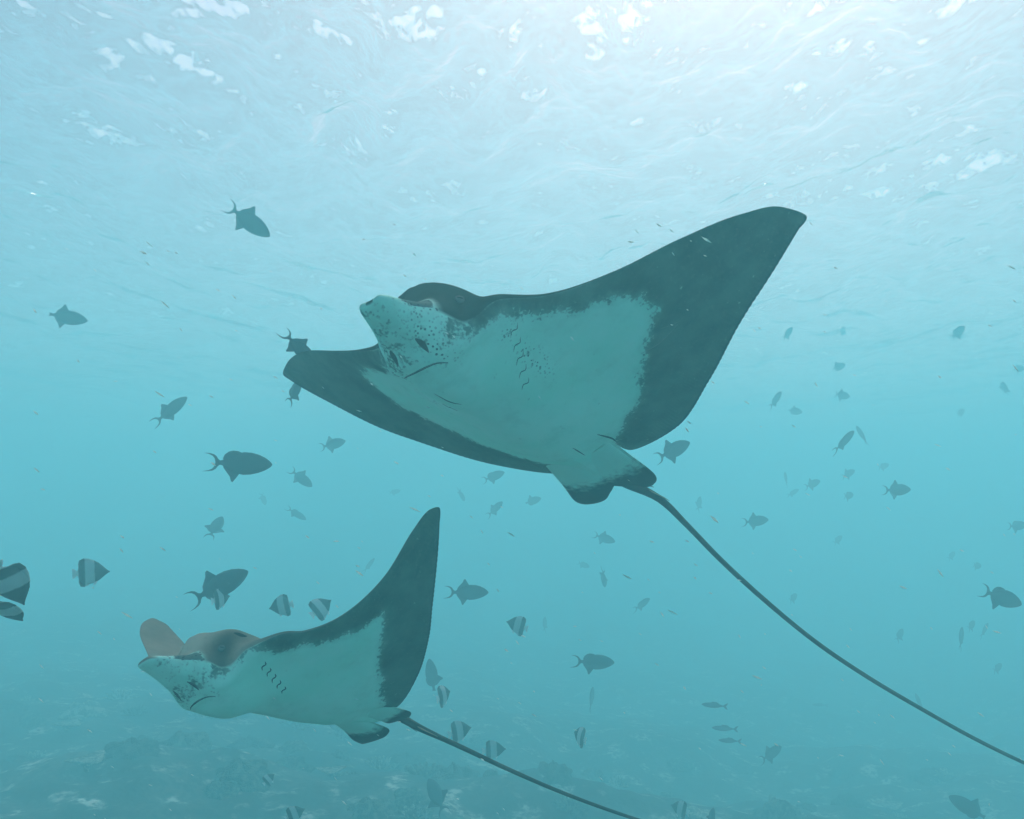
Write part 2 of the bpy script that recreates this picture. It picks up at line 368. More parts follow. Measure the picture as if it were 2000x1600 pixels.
    def pelvic(s, sg, opt):
        o = np.array(opt['pelvic'] if sg > 0 else opt['pelvic_r'])                      # outer edge front->rear, then inner edge rear->front
        nf = len(o)//2; A = o[:nf]; B = o[nf:][::-1]
        nu, nv = 30, 18
        u = np.linspace(0, 1, nu); A = hermite(np.linspace(0, 1, nf), A, u); B = hermite(np.linspace(0, 1, nf), B, u)
        t = np.linspace(0, 1, nv)
        sh = np.sqrt(1-.62*np.clip((u-.72)/.28, 0, 1)**2.5); tt = .5+(t[None]-.5)*sh[:, None]      # rounded rear corners
        P = A[:, None]*(1-tt)[..., None]+B[:, None]*tt[..., None]      # nu x nv
        # round the rear edge
        P[..., 0] -= (opt['pround']*np.sin(np.pi*t)[None, :]*(u**3)[:, None])
        x = P[..., 0]; y = P[..., 1]*sg
        th = (.016*(1-u**1.5)[:, None]+.003)*np.sqrt(np.clip(4*t*(1-t), 0, 1))[None]+.0006
        drop = opt['pdrop'][0 if sg > 0 else 1]
        zc = -.012+drop*u[:, None]*(1-.6*t[None])+.012*np.sin(np.pi*t)[None]*u[:, None]
        up = s.S*s.bend(x, y, zc+th); dn = s.S*s.bend(x, y, zc-th)
        V = np.concatenate([up.reshape(-1, 3), dn.reshape(-1, 3)])
        I = np.arange(nu*nv).reshape(nu, nv); J = I+nu*nv
        q = lambda K: np.stack([K[:-1, :-1], K[:-1, 1:], K[1:, 1:], K[1:, :-1]], -1).reshape(-1, 4)
        rim = np.concatenate([I[0, :], I[1:, -1], I[-1, ::-1][1:], I[::-1, 0][1:]])
        rj = rim+nu*nv
        Fs = np.stack([rim[:-1], rim[1:], rj[1:], rj[:-1]], -1)
        me = new_mesh('pelvic_fin', V, np.concatenate([q(I), q(J)[:, ::-1], Fs]), FIN)
        f = np.broadcast_to(u[:, None], x.shape); r = np.broadcast_to(t[None], x.shape)
        attr(me, 'fade', np.concatenate([f.ravel()]*2)); attr(me, 'rib', np.concatenate([r.ravel()]*2))
        link('pelvic_fin', me, s.root)
    def blob(s, name, C, ax, mat, parent, n=12, m=8):    # an ellipsoid with the three half axes ax
        V = []; ax = np.array(ax)
        for i in range(m+1):
            for k in range(n):
                a = np.pi*i/m; b = 2*np.pi*k/n
                V.append(np.array(C)+np.sin(a)*np.cos(b)*ax[0]+np.sin(a)*np.sin(b)*ax[1]+np.cos(a)*ax[2])
        Fc = [(i*n+k, (i+1)*n+k, (i+1)*n+(k+1) % n, i*n+(k+1) % n) for i in range(m) for k in range(n)]
        return link(name, new_mesh(name, V, Fc, mat), parent)
    def details(s, opt):
        S = s.S
        for sg in (1, -1):
            ex, ey = opt['eye']
            c = s.sb(ex, sg*ey, 0, 't')[0]; cx = s.sb(ex+.01, sg*ey, 0, 't')[0]-c; cyv = s.sb(ex, sg*(ey+.006), 0, 't')[0]-c
            tx = cx/np.linalg.norm(cx); ty = cyv-tx*(cyv@tx); ty /= np.linalg.norm(ty); nrm = np.cross(tx, ty)*sg; nrm /= np.linalg.norm(nrm)
            e = s.blob('eye', c+nrm*.002*S, [tx*.019*S, ty*.015*S, nrm*.006*S], EYE, s.root)
            s.blob('pupil', c+nrm*.006*S, [tx*.0035*S, ty*.009*S, nrm*.003*S], PUPIL, e)
            s.ribbon('spiracle', [(.290, sg*.126), (.268, sg*.140), (.244, sg*.150)], .020, DARK, 't', .002)
            for k in range(5):
                f = k/4; gx0 = .245-.185*f; gy0 = .235-.085*f
                s.ribbon('gill_slit', [(gx0+.004, sg*gy0), (gx0-.010, sg*(gy0-.012)), (gx0-.002, sg*(gy0-.024)), (gx0-.014, sg*(gy0-.038))],
                         opt['gillw'], GILL if opt['gillpatch'] else DARK, 'b', .0012)
            s.ribbon('nostril', [(.475, sg*.040), (.452, sg*.046), (.428, sg*.050)], opt['nosw'], DARK, 'b', .002)
        if opt['gillpatch']:
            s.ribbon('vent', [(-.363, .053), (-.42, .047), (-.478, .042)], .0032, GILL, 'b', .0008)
            for sg in (1, -1): s.ribbon('fold_shade', [(-.385, sg*.138), (-.43, sg*.145), (-.475, sg*.152), (-.53, sg*.146)], .006, GILL, 'b', .001)  # dark strips painting the shade in the creases at the wing rears
            s.ribbon('fold_shade', [(.292, -.03), (.233, -.022), (.19, -.01)], .003, GILL, 'b', .001)  # thin dark line painting the shade in a throat crease
            s.ribbon('scratch', [(-.187, .411), (-.197, .47), (-.183, .545)], .0016, SCAR, 'b', .001)
            s.ribbon('scratch', [(-.150, .50), (-.168, .53), (-.176, .555)], .0013, SCAR, 'b', .001)
        s.ribbon('mouth', [(.372, -.070), (.388, -.045), (.396, -.015), (.396, .015), (.388, .045), (.366, .068)],   .0052, DARK, 'b', .002, 24)
    def tail(s, opt):
        C = np.array([at(px, py, 1)/(at(px, py, 1)[1])*d for px, py, d in opt['tail']])
        k = np.concatenate([[0], np.cumsum(np.linalg.norm(np.diff(C, axis=0), axis=1))]); n = 70
        t = np.linspace(0, 1, n)**1.3; P = hermite(k/k[-1], C, t)
        L = k[-1]; r = np.interp(t*L, opt['tr'][0], opt['tr'][1])
        V, Fc = tube(s.loc(P), r, 10)
        tl = link('tail', new_mesh('tail', V, Fc, TAILM), s.root)
        B = s.loc(P)
        # serrated stings lying along the tail base
        for (f0, f1, lat, lift, wd, mat) in opt['stings']:
            n2 = 10; i0, i1 = f0/L, f1/L; tt = np.linspace(i0, i1, n2); Q = hermite(k/k[-1], C, tt); Q = s.loc(Q)
            off = np.linspace(0, 1, n2)[:, None]
            Q = Q+off*np.array([0, lat, lift])[None]
            V, Fc = tube(Q, np.linspace(wd, .0008, n2)*np.where(np.arange(n2) == 0, .7, 1), 6)
            link('tail_spine', new_mesh('tail_spine', V, Fc, mat), s.root)
        # small dorsal fin on top of the tail base
        pr = np.array([(0, 0), (.05, .028), (.10, .05), (.145, .058), (.135, .03), (.15, .0)])*s.S
        c0 = s.body(np.array([-.62]), np.array([0.0]), np.array([.018]))[0]
        V = [c0+np.array([-p[0], sd_*.006*s.S*(1 if 0 < i < 5 else .5), p[1]]) for sd_ in (-1, 1) for i, p in enumerate(pr)]
        n3 = len(pr); Fc = [tuple(range(n3)), tuple(range(2*n3-1, n3-1, -1))]+[(i, (i+1) % n3, n3+(i+1) % n3, n3+i) for i in range(n3)]
        link('dorsal_fin', new_mesh('dorsal_fin', V, Fc, TAILM, False), s.root)
BIG = RayBuilder([[0.3425, 0.2087], [0.2209, 0.3267], [0.1273, 0.4973], [0.049, 0.6844], [-0.0482, 0.8487], [-0.1333, 0.9429], [-0.2261, 0.9929], [-0.2398, 0.9467], [-0.2875, 0.8191], [-0.3576, 0.6729], [-0.4822, 0.5096], [-0.6146, 0.3233], [-0.6241, 0.1564], [-0.5342, 0.1243]], [[0.2996, 0.1983], [0.2009, 0.3453], [0.1123, 0.5117], [0.0233, 0.6972], [-0.0666, 0.8516], [-0.1392, 0.9555], [-0.1995, 1.0288], [-0.221, 1.002], [-0.2748, 0.8708], [-0.3615, 0.7014], [-0.433, 0.5292], [-0.5448, 0.3298], [-0.6211, 0.1385], [-0.5563, 0.0972]],
    [0.1147, 0.2038, 0.0678, 0.2209, 0.1084], [0.5964, 0.3439, -0.0892, 0.4254, 0.2959], 0.85, [0.3696, -0.3167, 4.1221], [-0.0425, 2.4897, 0.304], c0=[0.6193, 0.0119, -0.0312], hump=0.008, jawk=1.0)
SMALL = RayBuilder([[0.2901, 0.3197], [0.1694, 0.4005], [0.0679, 0.515], [-0.0163, 0.6995], [-0.061, 0.866], [-0.1166, 0.9385], [-0.1771, 0.9573], [-0.2122, 0.9064], [-0.2702, 0.8152], [-0.3654, 0.6731], [-0.4671, 0.5401], [-0.5847, 0.3515], [-0.6834, 0.139], [-0.6241, 0.0875]], [[0.3, 0.19], [0.22, 0.35], [0.12, 0.55], [0.0, 0.75], [-0.0666, 0.8794], [-0.1385, 0.9337], [-0.2156, 0.958], [-0.2671, 0.9447], [-0.3008, 0.9011], [-0.36, 0.65], [-0.45, 0.45], [-0.55, 0.28], [-0.62, 0.17], [-0.6, 0.1]],
    [-0.0636, 0.3389, 0.3153, 0.0273, -0.0499], [0.3987, 0.4722, 0.2741, -0.1106, -0.0905], 0.6, [0.5743, -0.3246, 4.0691], [-0.6239, 2.5894, -0.4564], c0=[0.6576, -0.0052, -0.0099], hump=0.045, jawk=1.4)
PALE_BIG_L = [(.44, .10), (.36, .171), (.282, .240), (.202, .293), (.141, .348), (.102, .409), (.061, .473), (.008, .523), (-.072, .524), (-.129, .491), (-.166, .44), (-.231, .395), (-.309, .36), (-.374, .301), (-.403, .241), (-.45, .19), (-.56, .13), (-.75, .06)]
PALE_BIG_R = [(-.75, -.06), (-.50, -.09), (-.42, -.15), (-.335, -.26), (-.27, -.33), (-.224, -.407), (-.155, -.46), (-.079, -.485), (.016, -.484), (.082, -.411), (.135, -.31), (.28, -.20), (.42, -.10)]
PALE_SM_L = [(.44, .10), (.372, .168), (.325, .258), (.212, .322), (.095, .380), (-.014, .453), (-.081, .548), (-.117, .575), (-.165, .512), (-.266, .407), (-.39, .296), (-.50, .21), (-.60, .12), (-.75, .06)]
PALE_SM_R = [(x, -y) for x, y in PALE_SM_L[::-1]]
BIG.make('large eagle ray gliding above, pale belly shown, long whip tail running to the right edge', PALE_BIG_L, PALE_BIG_R, dict(
    tan=0.0, gillpatch=True, gillw=.0022, nosw=.012, eye=(.372, .133),
    pelvic_r=[(-.48, .13), (-.62, .145), (-.75, .168), (-.865, .195), (-.80, -.004), (-.75, -.006), (-.66, -.004), (-.50, .0)],
    pelvic=[(-.48, .135), (-.62, .145), (-.75, .155), (-.86, .155), (-.80, -.004), (-.75, -.006), (-.66, -.004), (-.50, .0)], pround=.05, pdrop=(-.02, -.02),
    tail=[(1172, 914, 2.95), (1218, 940, 3.02), (1290, 976, 3.08), (1340, 1024, 3.13), (1400, 1086, 3.18), (1500, 1178, 3.26), (1600, 1259, 3.33), (1700, 1326, 3.39), (1800, 1385, 3.44), (1900, 1441, 3.48), (2000, 1490, 3.52), (2150, 1552, 3.56), (2260, 1590, 3.58)],
    tr=([0, .07, .12, .22, .38, 1.0, 1.9, 2.4], [.008, .017, .0175, .0125, .0088, .0075, .006, .003]),
    stings=[(.10, .27, .02, -.005, .006, STING), (.08, .21, .020, .012, .005, DARK), (.05, .15, .024, .010, .005, DARK)]))
SMALL.make('smaller eagle ray lower left with both wings raised and tan back showing', PALE_SM_L, PALE_SM_R, dict(
    tan=1.0, gillpatch=False, gillw=.0055, nosw=.010, eye=(.372, .133),
    pelvic_r=[(-.48, .12), (-.62, .165), (-.73, .215), (-.81, .26), (-.80, .0), (-.74, -.002), (-.66, .0), (-.50, .0)],
    pelvic=[(-.50, .13), (-.64, .145), (-.73, .15), (-.79, .15), (-.78, .01), (-.74, .008), (-.68, .012), (-.58, .02)], pround=.03, pdrop=(-.01, -.085),
    tail=[(735, 1388, 2.9), (770, 1396, 2.95), (820, 1422, 3.0), (900, 1459, 3.05), (1000, 1506, 3.10), (1100, 1549, 3.14), (1200, 1586, 3.17), (1300, 1618, 3.2), (1420, 1650, 3.22)],
    tr=([0, .08, .16, .25, .6, 1.2], [.008, .0135, .0105, .0075, .0058, .004]),
    stings=[(.09, .22, .012, -.012, .005, STING), (.04, .20, -.02, .02, .004, DARK), (.06, .19, -.03, .012, .004, DARK), (.03, .14, -.02, .035, .004, DARK)]))
# ------------------------------------------------------------------ fish
def fish_material(name, stops, spread=.03):
    s = N(name); p = s.pos(); x = s.n('SeparateXYZ'); s.set(x.inputs[0], p)
    f = s.math('ADD', x.outputs[0], s.math('MULTIPLY', s.math('SUBTRACT', s.noise(p, 9, 2), .5), spread))
    col = stops[0][1]
    for a, cval in stops[1:]: col = s.mix(s.ramp(f, a-.02, a+.02), col, cval)
    return s.principled(col, .45, s.bump(s.noise(p, 60, 2), .2, .01), .4)
TRIG = fish_material('triggerfish_skin', [(0, (.030, .045, .060)), (.3, (.038, .052, .066))])
TFIN = fish_material('triggerfish_fin', [(0, (.035, .055, .075))])
BUT = fish_material('butterflyfish_skin', [(0, (.62, .66, .62)), (-.335, (.06, .07, .07)), (-.16, (.50, .54, .52)), (.10, (.055, .065, .065))])
BWH = fish_material('butterflyfish_tail', [(0, (.82, .82, .78))])
BDK = fish_material('butterflyfish_fin', [(0, (.05, .05, .05))])
SLE = fish_material('slender_fish_skin', [(0, (.10, .13, .17))])
def loft(st, ns=12):                           # st: x, half height, half width, centre height
    V = []
    for x, hh, hw, zc in st:
        for k in range(ns):
            t = 2*np.pi*k/ns; V.append((x, hw*np.sin(t), zc+hh*np.cos(t)))
    n = len(st)
    Fc = [(i*ns+k, i*ns+(k+1) % ns, (i+1)*ns+(k+1) % ns, (i+1)*ns+k) for i in range(n-1) for k in range(ns)]
    Fc += [tuple(range(ns))[::-1], tuple((n-1)*ns+k for k in range(ns))]
    return V, Fc
def slab(pts, t=.006, y0=0.0, splay=0.0):      # a fin: a thin plate thinning to its tips
    n = len(pts); V = []
    for sg in (1, -1):
        for i, (x, z) in enumerate(pts): V.append((x, y0+sg*t+splay*abs(z), z))
    return V, [tuple(range(n)), tuple(range(2*n-1, n-1, -1))]+[(i, n+i, n+(i+1) % n, (i+1) % n) for i in range(n)]
def side_fin(sg, x0, z0, L, Hh):
    pts = [(0, 0), (-L*.5, Hh*.6), (-L, Hh*.35), (-L*.95, -Hh*.2), (-L*.5, -Hh*.4)]
    V = []
    for k in (0, .004):
        for a, b in pts: V.append((x0+a, sg*(.06+.35*abs(a)+k), z0+b))
    n = len(pts)
    return V, [tuple(range(n)), tuple(range(2*n-1, n-1, -1))]+[(i, n+i, n+(i+1) % n, (i+1) % n) for i in range(n)]
TB = [(.50, .008, .006, .0), (.485, .030, .022, .0), (.45, .062, .040, .002), (.38, .107, .062, .004), (.28, .150, .080, .005), (.16, .180, .088, .004), (.04, .186, .086, .0),
      (-.08, .165, .074, -.002), (-.17, .125, .056, -.002), (-.25, .075, .034, .0), (-.31, .040, .020, .0), (-.36, .031, .014, .0)]
def trigger_parts(state):
    P = [('body', loft(TB), TRIG)]
    if state in 'aeyz': dors = [(.02, .165), (-.03, .24), (-.085, .325), (-.12, .31), (-.15, .24), (-.20, .185), (-.26, .12), (-.285, .05), (-.2, .05), (-.05, .12)]
    else: dors = [(.02, .168), (-.06, .20), (-.14, .205), (-.21, .185), (-.27, .135), (-.30, .06), (-.2, .05), (-.05, .12)]
    if state in 'aeby': anal = [(-.02, -.165), (-.07, -.24), (-.125, -.315), (-.15, -.30), (-.175, -.22), (-.23, -.15), (-.28, -.085), (-.29, -.04), (-.2, -.05), (-.06, -.12)]
    else: anal = [(-.02, -.165), (-.08, -.195), (-.16, -.19), (-.23, -.16), (-.28, -.10), (-.29, -.04), (-.2, -.05), (-.06, -.12)]
    P.append(('dorsal_fin', slab(dors, .008), TFIN)); P.append(('anal_fin', slab(anal, .008), TFIN))
    tail = [(-.33, .028), (-.37, .055), (-.405, .105), (-.45, .135), (-.52, .150), (-.60, .150), (-.52, .135), (-.46, .105), (-.425, .06), (-.412, .0),
            (-.425, -.06), (-.46, -.105), (-.52, -.135), (-.62, -.155), (-.52, -.150), (-.45, -.135), (-.405, -.105), (-.37, -.055), (-.33, -.028)]
    if state in 'zy': tail = [(-.33, .028), (-.37, .035), (-.43, .05), (-.42, 0), (-.43, -.05), (-.37, -.035), (-.33, -.028)]   # tail folded shut
    P.append(('tail_fin', slab(tail, .007), TFIN))
    for sg in (1, -1): P.append(('pectoral_fin', side_fin(sg, .22, -.03, .09, .05), TFIN))
    return P
BB = [(.50, .010, .008, -.02), (.46, .030, .020, -.018), (.40, .075, .040, -.01), (.31, .160, .062, .0), (.20, .255, .080, .01), (.06, .325, .085, .015),
      (-.08, .345, .080, .01), (-.20, .325, .066, .005), (-.28, .265, .046, .0), (-.33, .150, .028, .0), (-.36, .075, .018, .0), (-.39, .060, .012, .0)]
def butter_parts(state):
    P = [('body', loft(BB), BUT)]
    P.append(('dorsal_fin', slab([(.20, .24), (.10, .33), (-.06, .40), (-.20, .41), (-.31, .36), (-.335, .25), (-.33, .12), (-.1, .2)], .008), BUT))
    P.append(('anal_fin', slab([(.02, -.28), (-.08, -.36), (-.19, -.40), (-.29, -.38), (-.335, -.26), (-.33, -.12), (-.1, -.2)], .008), BUT))
    P.append(('tail_fin', slab([(-.37, .06), (-.42, .11), (-.50, .145), (-.495, .0), (-.50, -.145), (-.42, -.11), (-.37, -.06)], .008), BWH))
    P.append(('pelvic_fin', slab([(.18, -.23), (.12, -.34), (.05, -.38), (.06, -.28)], .008), BWH))
    return P
SB = [(.5, .006, .005, 0), (.46, .03, .02, 0), (.35, .075, .045, .0), (.15, .10, .06, .0), (-.05, .09, .05, .0), (-.22, .05, .03, .0), (-.32, .022, .014, .0), (-.36, .02, .01, .0)]
def slender_parts(state):
    return [('body', loft(SB), SLE), ('tail_fin', slab([(-.34, .02), (-.42, .09), (-.52, .13), (-.44, .0), (-.52, -.13), (-.42, -.09), (-.34, -.02)], .006), SLE),
            ('dorsal_fin', slab([(.15, .09), (.08, .14), (-.1, .12), (-.2, .05)], .006), SLE)]
KIND = {'t': ('triggerfish', 'triggerfish', .30, trigger_parts, 1.12), 'b': ('butterflyfish', 'butterflyfish', .16, butter_parts, 1.0), 's': ('slender_fish', 'fish', .30, slender_parts, 1.02)}
GROUP = {'t': 'dark triggerfish scattered through the water', 'b': 'banded butterflyfish', 's': 'slender fish over the reef'}
_cache = {}
def fish_meshes(kind, state, joined):
    key = (kind, state, joined)
    if key not in _cache:
        P = KIND[kind][3](state)
        if joined:
            me = bpy.data.meshes.new(KIND[kind][0]); V = []; Fc = []; mi = []; mats = []
            for nm, (v, f), mat in P:
                o = len(V); V += [tuple(q) for q in v]; Fc += [tuple(o+i for i in q) for q in f]
                if mat not in mats: mats.append(mat)
                mi += [mats.index(mat)]*len(f)
            me.from_pydata(V, [], Fc)
            for mat in mats: me.materials.append(mat)
            me.polygons.foreach_set('material_index', mi); me.polygons.foreach_set('use_smooth', [len(f) == 4 and i < 140 for i, f in enumerate(Fc)])
            _cache[key] = me
        else:
            _cache[key] = [(nm, new_mesh(nm, v, f, mat, nm == 'body')) for nm, (v, f), mat in P]
    return _cache[key]
def place(kind, px, py, length, ang, yaw, roll, state, label, dist=None):
    nm, cat, L, fn, span = KIND[kind]
    ca = max(.35, math.cos(D2R(yaw)))
    d = dist or L*span*ca*FPX/length
    scale = length*d/(FPX*span*ca)
    c = at(px, py, d); a = D2R(ang); y = D2R(yaw)
    sg = 1 if math.cos(a) >= -1e-6 else -1
    dv = c/np.linalg.norm(c)
    f = math.cos(y)*(math.cos(a)*CR+math.sin(a)*CU)+math.sin(y)*CF
    u = sg*(-math.sin(a)*CR+math.cos(a)*CU)
    f = Vector(f).normalized(); u = Vector(u); u = (u-f*u.dot(f)).normalized(); l = u.cross(f)
    Rm = Matrix((f, l, u)).transposed() @ Matrix.Rotation(D2R(roll), 3, 'X')
    joined = length < (34 if kind == 't' else 18)
    off = (.5-(span-.5))/2                       # picture centre of the fish in its own length
    M = Matrix.Translation(c) @ Rm.to_4x4() @ Matrix.Scale(scale, 4) @ Matrix.Translation((-off*ca, 0, 0))
    if joined:
        o = link(nm, fish_meshes(kind, state, True)); tag(o, label, cat, GROUP[kind]); o.matrix_world = M
    else:
        o = thing(nm, label, cat, GROUP[kind]); o.matrix_world = M
        for pn, me in fish_meshes(kind, state, False): link(pn, me, o)
    return o
FISH = [
 ('t',483,430,96,-36,15,0,'a','dark triggerfish nosing down, highest fish of all, upper left near the bright surface'),
 ('t',127,619,66,-10,30,0,'y','dark triggerfish with its tail turned away, near the left edge level with the big ray'),
 ('t',583,678,80,-48,30,25,'a','dark triggerfish half hidden behind the far wing tip of the big ray',3.9),
 ('t',575,766,50,72,40,50,'b','thin looking triggerfish just below the far wing tip of the big ray',5.5),
 ('t',331,803,78,42,15,52,'a','narrow looking triggerfish rising steeply, left of the big ray'),
 ('t',464,905,126,-3,8,0,'b','largest dark triggerfish, swimming level below the far wing of the big ray'),
 ('t',649,868,48,15,35,0,'a','pale hazy triggerfish close under the far wing of the big ray'),
 ('t',587,933,54,-42,20,0,'a','mid sized triggerfish tilted nose down, right of the largest triggerfish'),
 ('t',514,974,27,-80,30,0,'b','tiny faint upright triggerfish below the largest triggerfish'),
 ('t',578,1003,44,-35,15,30,'b','faint triggerfish sloping down, midway between the two rays on the left'),
 ('t',421,1030,36,75,58,0,'e','small round triggerfish seen almost head on, above the triggerfish with the raised back fin'),
 ('t',424,1147,122,27,10,0,'a','big dark triggerfish with raised back fin and forked tail, above the small ray\'s head'),
 ('t',910,1157,86,-2,8,0,'a','dark triggerfish with tall fins just right of the small ray\'s raised wing'),
 ('t',1157,1293,84,-4,8,0,'b','dark triggerfish swimming level in open water below the middle, between the two tails'),
 ('t',1474,1018,56,4,15,0,'e','compact dark triggerfish right of the big ray\'s tail, with a thread like back fin'),
 ('t',1954,1166,86,-20,10,0,'b','dark triggerfish nosing down close to the right edge'),
 ('t',1313,881,80,24,20,0,'a','hazy grey triggerfish just right of the big ray\'s pelvic fins'),
 ('t',1179,1051,48,-20,12,0,'e','hazy triggerfish heading down to the right, below the big ray\'s pelvic fins'),
 ('t',963,931,48,20,20,0,'b','pale triggerfish under the rear edge of the big ray\'s far wing'),
 ('t',1039,979,38,15,30,0,'z','oval grey triggerfish with its tail out of sight, left of the big ray\'s pelvic fin'),
 ('t',966,995,42,42,25,30,'a','small hazy triggerfish rising, left of the oval grey one under the big ray'),
 ('t',901,966,30,-70,35,50,'b','very faint slim triggerfish below the big ray\'s rear edge, left of the pale one'),
 ('t',770,961,24,10,30,0,'b','barely visible triggerfish alone in the blue above the small ray\'s wing tip'),
 ('t',1750,957,60,0,15,0,'a','hazy triggerfish with upright back fin in the right hand shoal, lowest and clearest of it'),
 ('t',1647,864,62,42,15,45,'b','slim triggerfish climbing to the right, largest in the upper right shoal'),
 ('t',1684,851,38,108,35,55,'b','thin upright triggerfish touching the nose of the climbing one'),
 ('t',1586,946,38,18,25,0,'a','hazy triggerfish with fins raised, leftmost clear fish of the right hand shoal'),
 ('t',1656,926,34,22,25,0,'a','small hazy triggerfish in the middle of the right hand shoal'),
 ('t',1725,911,28,12,30,0,'b','faint small triggerfish above the clearest one of the right hand shoal'),
 ('t',1548,963,30,25,20,30,'b','faint slim triggerfish below and left of the one with fins raised'),
 ('t',1657,968,28,0,45,0,'b','faint roundish triggerfish below the middle of the right hand shoal'),
 ('t',1535,936,26,85,40,60,'b','faint thin upright triggerfish at the left end of the right hand shoal'),
 ('t',1637,717,36,18,30,0,'z','oval triggerfish, clearest fish beside the near wing of the big ray on the right'),
 ('t',1644,772,38,-8,30,0,'a','blurred triggerfish below the oval one right of the big ray\'s wing'),
 ('t',1870,650,42,35,25,0,'b','pale blurred triggerfish high on the right, nearest to the surface there'),
 ('t',1538,652,36,45,30,30,'b','pale slim triggerfish close to the big ray\'s near wing'),
 ('t',1646,648,24,60,40,0,'b','ghostly small triggerfish high up, right of the pale slim one'),
 ('t',1514,782,44,48,25,40,'b','pale slanting triggerfish right of the trailing edge of the big ray'),
 ('t',1551,803,36,-8,25,0,'z','pale flat looking triggerfish right of the slanting one'),
 ('t',1962,759,26,70,50,0,'e','faint round triggerfish near the right edge, lower of two'),
 ('t',1989,720,30,0,35,0,'b','faint triggerfish cut by the right edge of the view, high up'),
 ('t',1876,806,26,20,40,0,'b','ghostly triggerfish below a streak of light on the right'),
 ('t',1365,985,30,70,35,30,'a','faint upright triggerfish above the upper bend of the big ray\'s tail'),
 ('t',1139,1103,28,-25,25,0,'b','faint little triggerfish in the centre above a thin upright one'),
 ('t',1179,1128,42,-82,30,65,'a','thin upright triggerfish in the centre, fins spread like a cross'),
 ('t',1253,1181,40,28,30,30,'b','hazy triggerfish in the centre beneath the big ray\'s tail'),
 ('t',1064,1220,26,85,40,50,'b','ghostly upright triggerfish right of the pale butterflyfish in the centre'),
 ('t',720,1105,34,52,20,60,'b','faint thin triggerfish left of the small ray\'s raised wing'),
 ('t',1986,1027,44,0,20,0,'b','triggerfish cut by the right edge at mid height'),
 ('t',1636,1055,26,30,35,0,'b','ghostly triggerfish alone in the blue below the right hand shoal'),
 ('t',1858,1086,24,30,35,0,'b','ghostly triggerfish above the dark one at the right edge, left of two'),
 ('t',1908,1105,26,-15,40,0,'b','ghostly triggerfish above the dark one at the right edge, right of two'),
 ('t',1549,1168,24,20,50,0,'b','ghostly round triggerfish just right of the big ray\'s tail at its middle'),
 ('t',1757,1241,28,40,40,0,'b','faint triggerfish at lower right, left of a trio'),
 ('t',1877,1248,40,72,25,45,'a','upright triggerfish in the lower right trio, the darkest of the three'),
 ('t',1897,1222,26,20,45,0,'b','faintest triggerfish of the lower right trio, at its top'),
 ('t',1922,1232,32,48,25,40,'b','slanting slim triggerfish of the lower right trio, at its right end'),
 ('t',1155,1367,44,80,25,70,'b','thin upright dark fish below the level triggerfish between the tails'),
 ('t',844,1324,66,102,25,30,'z','dark oval triggerfish standing upright beside the small ray\'s near wing'),
 ('t',853,1556,56,130,48,0,'e','dark diamond shaped triggerfish low over the reef beneath the small ray\'s tail',8.5),
 ('t',1505,1473,50,20,30,0,'a','dark triggerfish low over the reef between the two tails'),
 ('t',1895,1580,66,152,25,0,'z','dark oval triggerfish at the bottom right corner over the reef'),
 ('t',1390,1597,30,70,30,0,'a','dorsal tip of a dark triggerfish poking in at the bottom edge',8.0),
 ('t',1948,1305,28,15,40,0,'b','ghostly triggerfish above the end of the big ray\'s tail'),
 ('t',1796,1373,28,100,40,50,'b','ghostly upright fish touching the big ray\'s tail near its end'),
 ('b',20,1140,86,-68,25,0,'a','largest banded butterflyfish, cut off by the left edge',3.1),
 ('b',10,1191,60,-62,50,30,'a','slim banded butterflyfish at the left edge just below the largest one',3.1),
 ('b',178,1118,58,2,20,0,'a','banded butterflyfish with a pointed snout to the right, near the left edge'),
 ('b',549,1184,50,192,15,0,'a','banded butterflyfish facing left above the small ray\'s back'),
 ('b',627,1187,38,38,45,0,'a','narrow banded butterflyfish tilted up, above the small ray\'s leading edge'),
 ('b',431,1169,22,8,62,0,'a','narrow banded butterflyfish partly behind the triggerfish with raised back fin',5.2),
 ('b',1010,1221,42,165,25,0,'a','pale banded butterflyfish alone in the centre of the lower water'),
 ('b',866,1358,22,10,64,0,'a','narrow banded butterflyfish by the tail end of the small ray\'s near wing'),
 ('b',898,1428,42,8,35,0,'a','banded butterflyfish just above the small ray\'s tail'),
 ('b',965,1465,44,2,15,0,'a','faint banded butterflyfish facing right, above the middle of the small ray\'s tail'),
 ('b',1133,1438,19,170,66,0,'a','narrow white and dark butterflyfish right of the small ray\'s tail'),
 ('b',576,1590,32,20,35,0,'a','butterflyfish cut by the bottom edge left of centre',6.0),
 ('b',1328,1580,28,170,45,0,'a','faint butterflyfish over the reef near the bottom edge'),
 ('b',525,1522,20,40,40,0,'a','tiny white and dark butterflyfish over the reef below the small ray',7.5),
 ('s',1396,1378,48,176,5,0,'a','slender fish hovering over the reef, highest of three',9.5),
 ('s',1416,1423,48,178,5,0,'a','slender fish over the reef, middle one of three',9.5),
 ('s',1426,1447,42,178,5,0,'a','slender fish over the reef, lowest of three',9.5),
 ('s',1602,1377,28,178,5,0,'a','small ghostly slender fish over the reef to the right of the three'),
]
for f in FISH: place(*f)

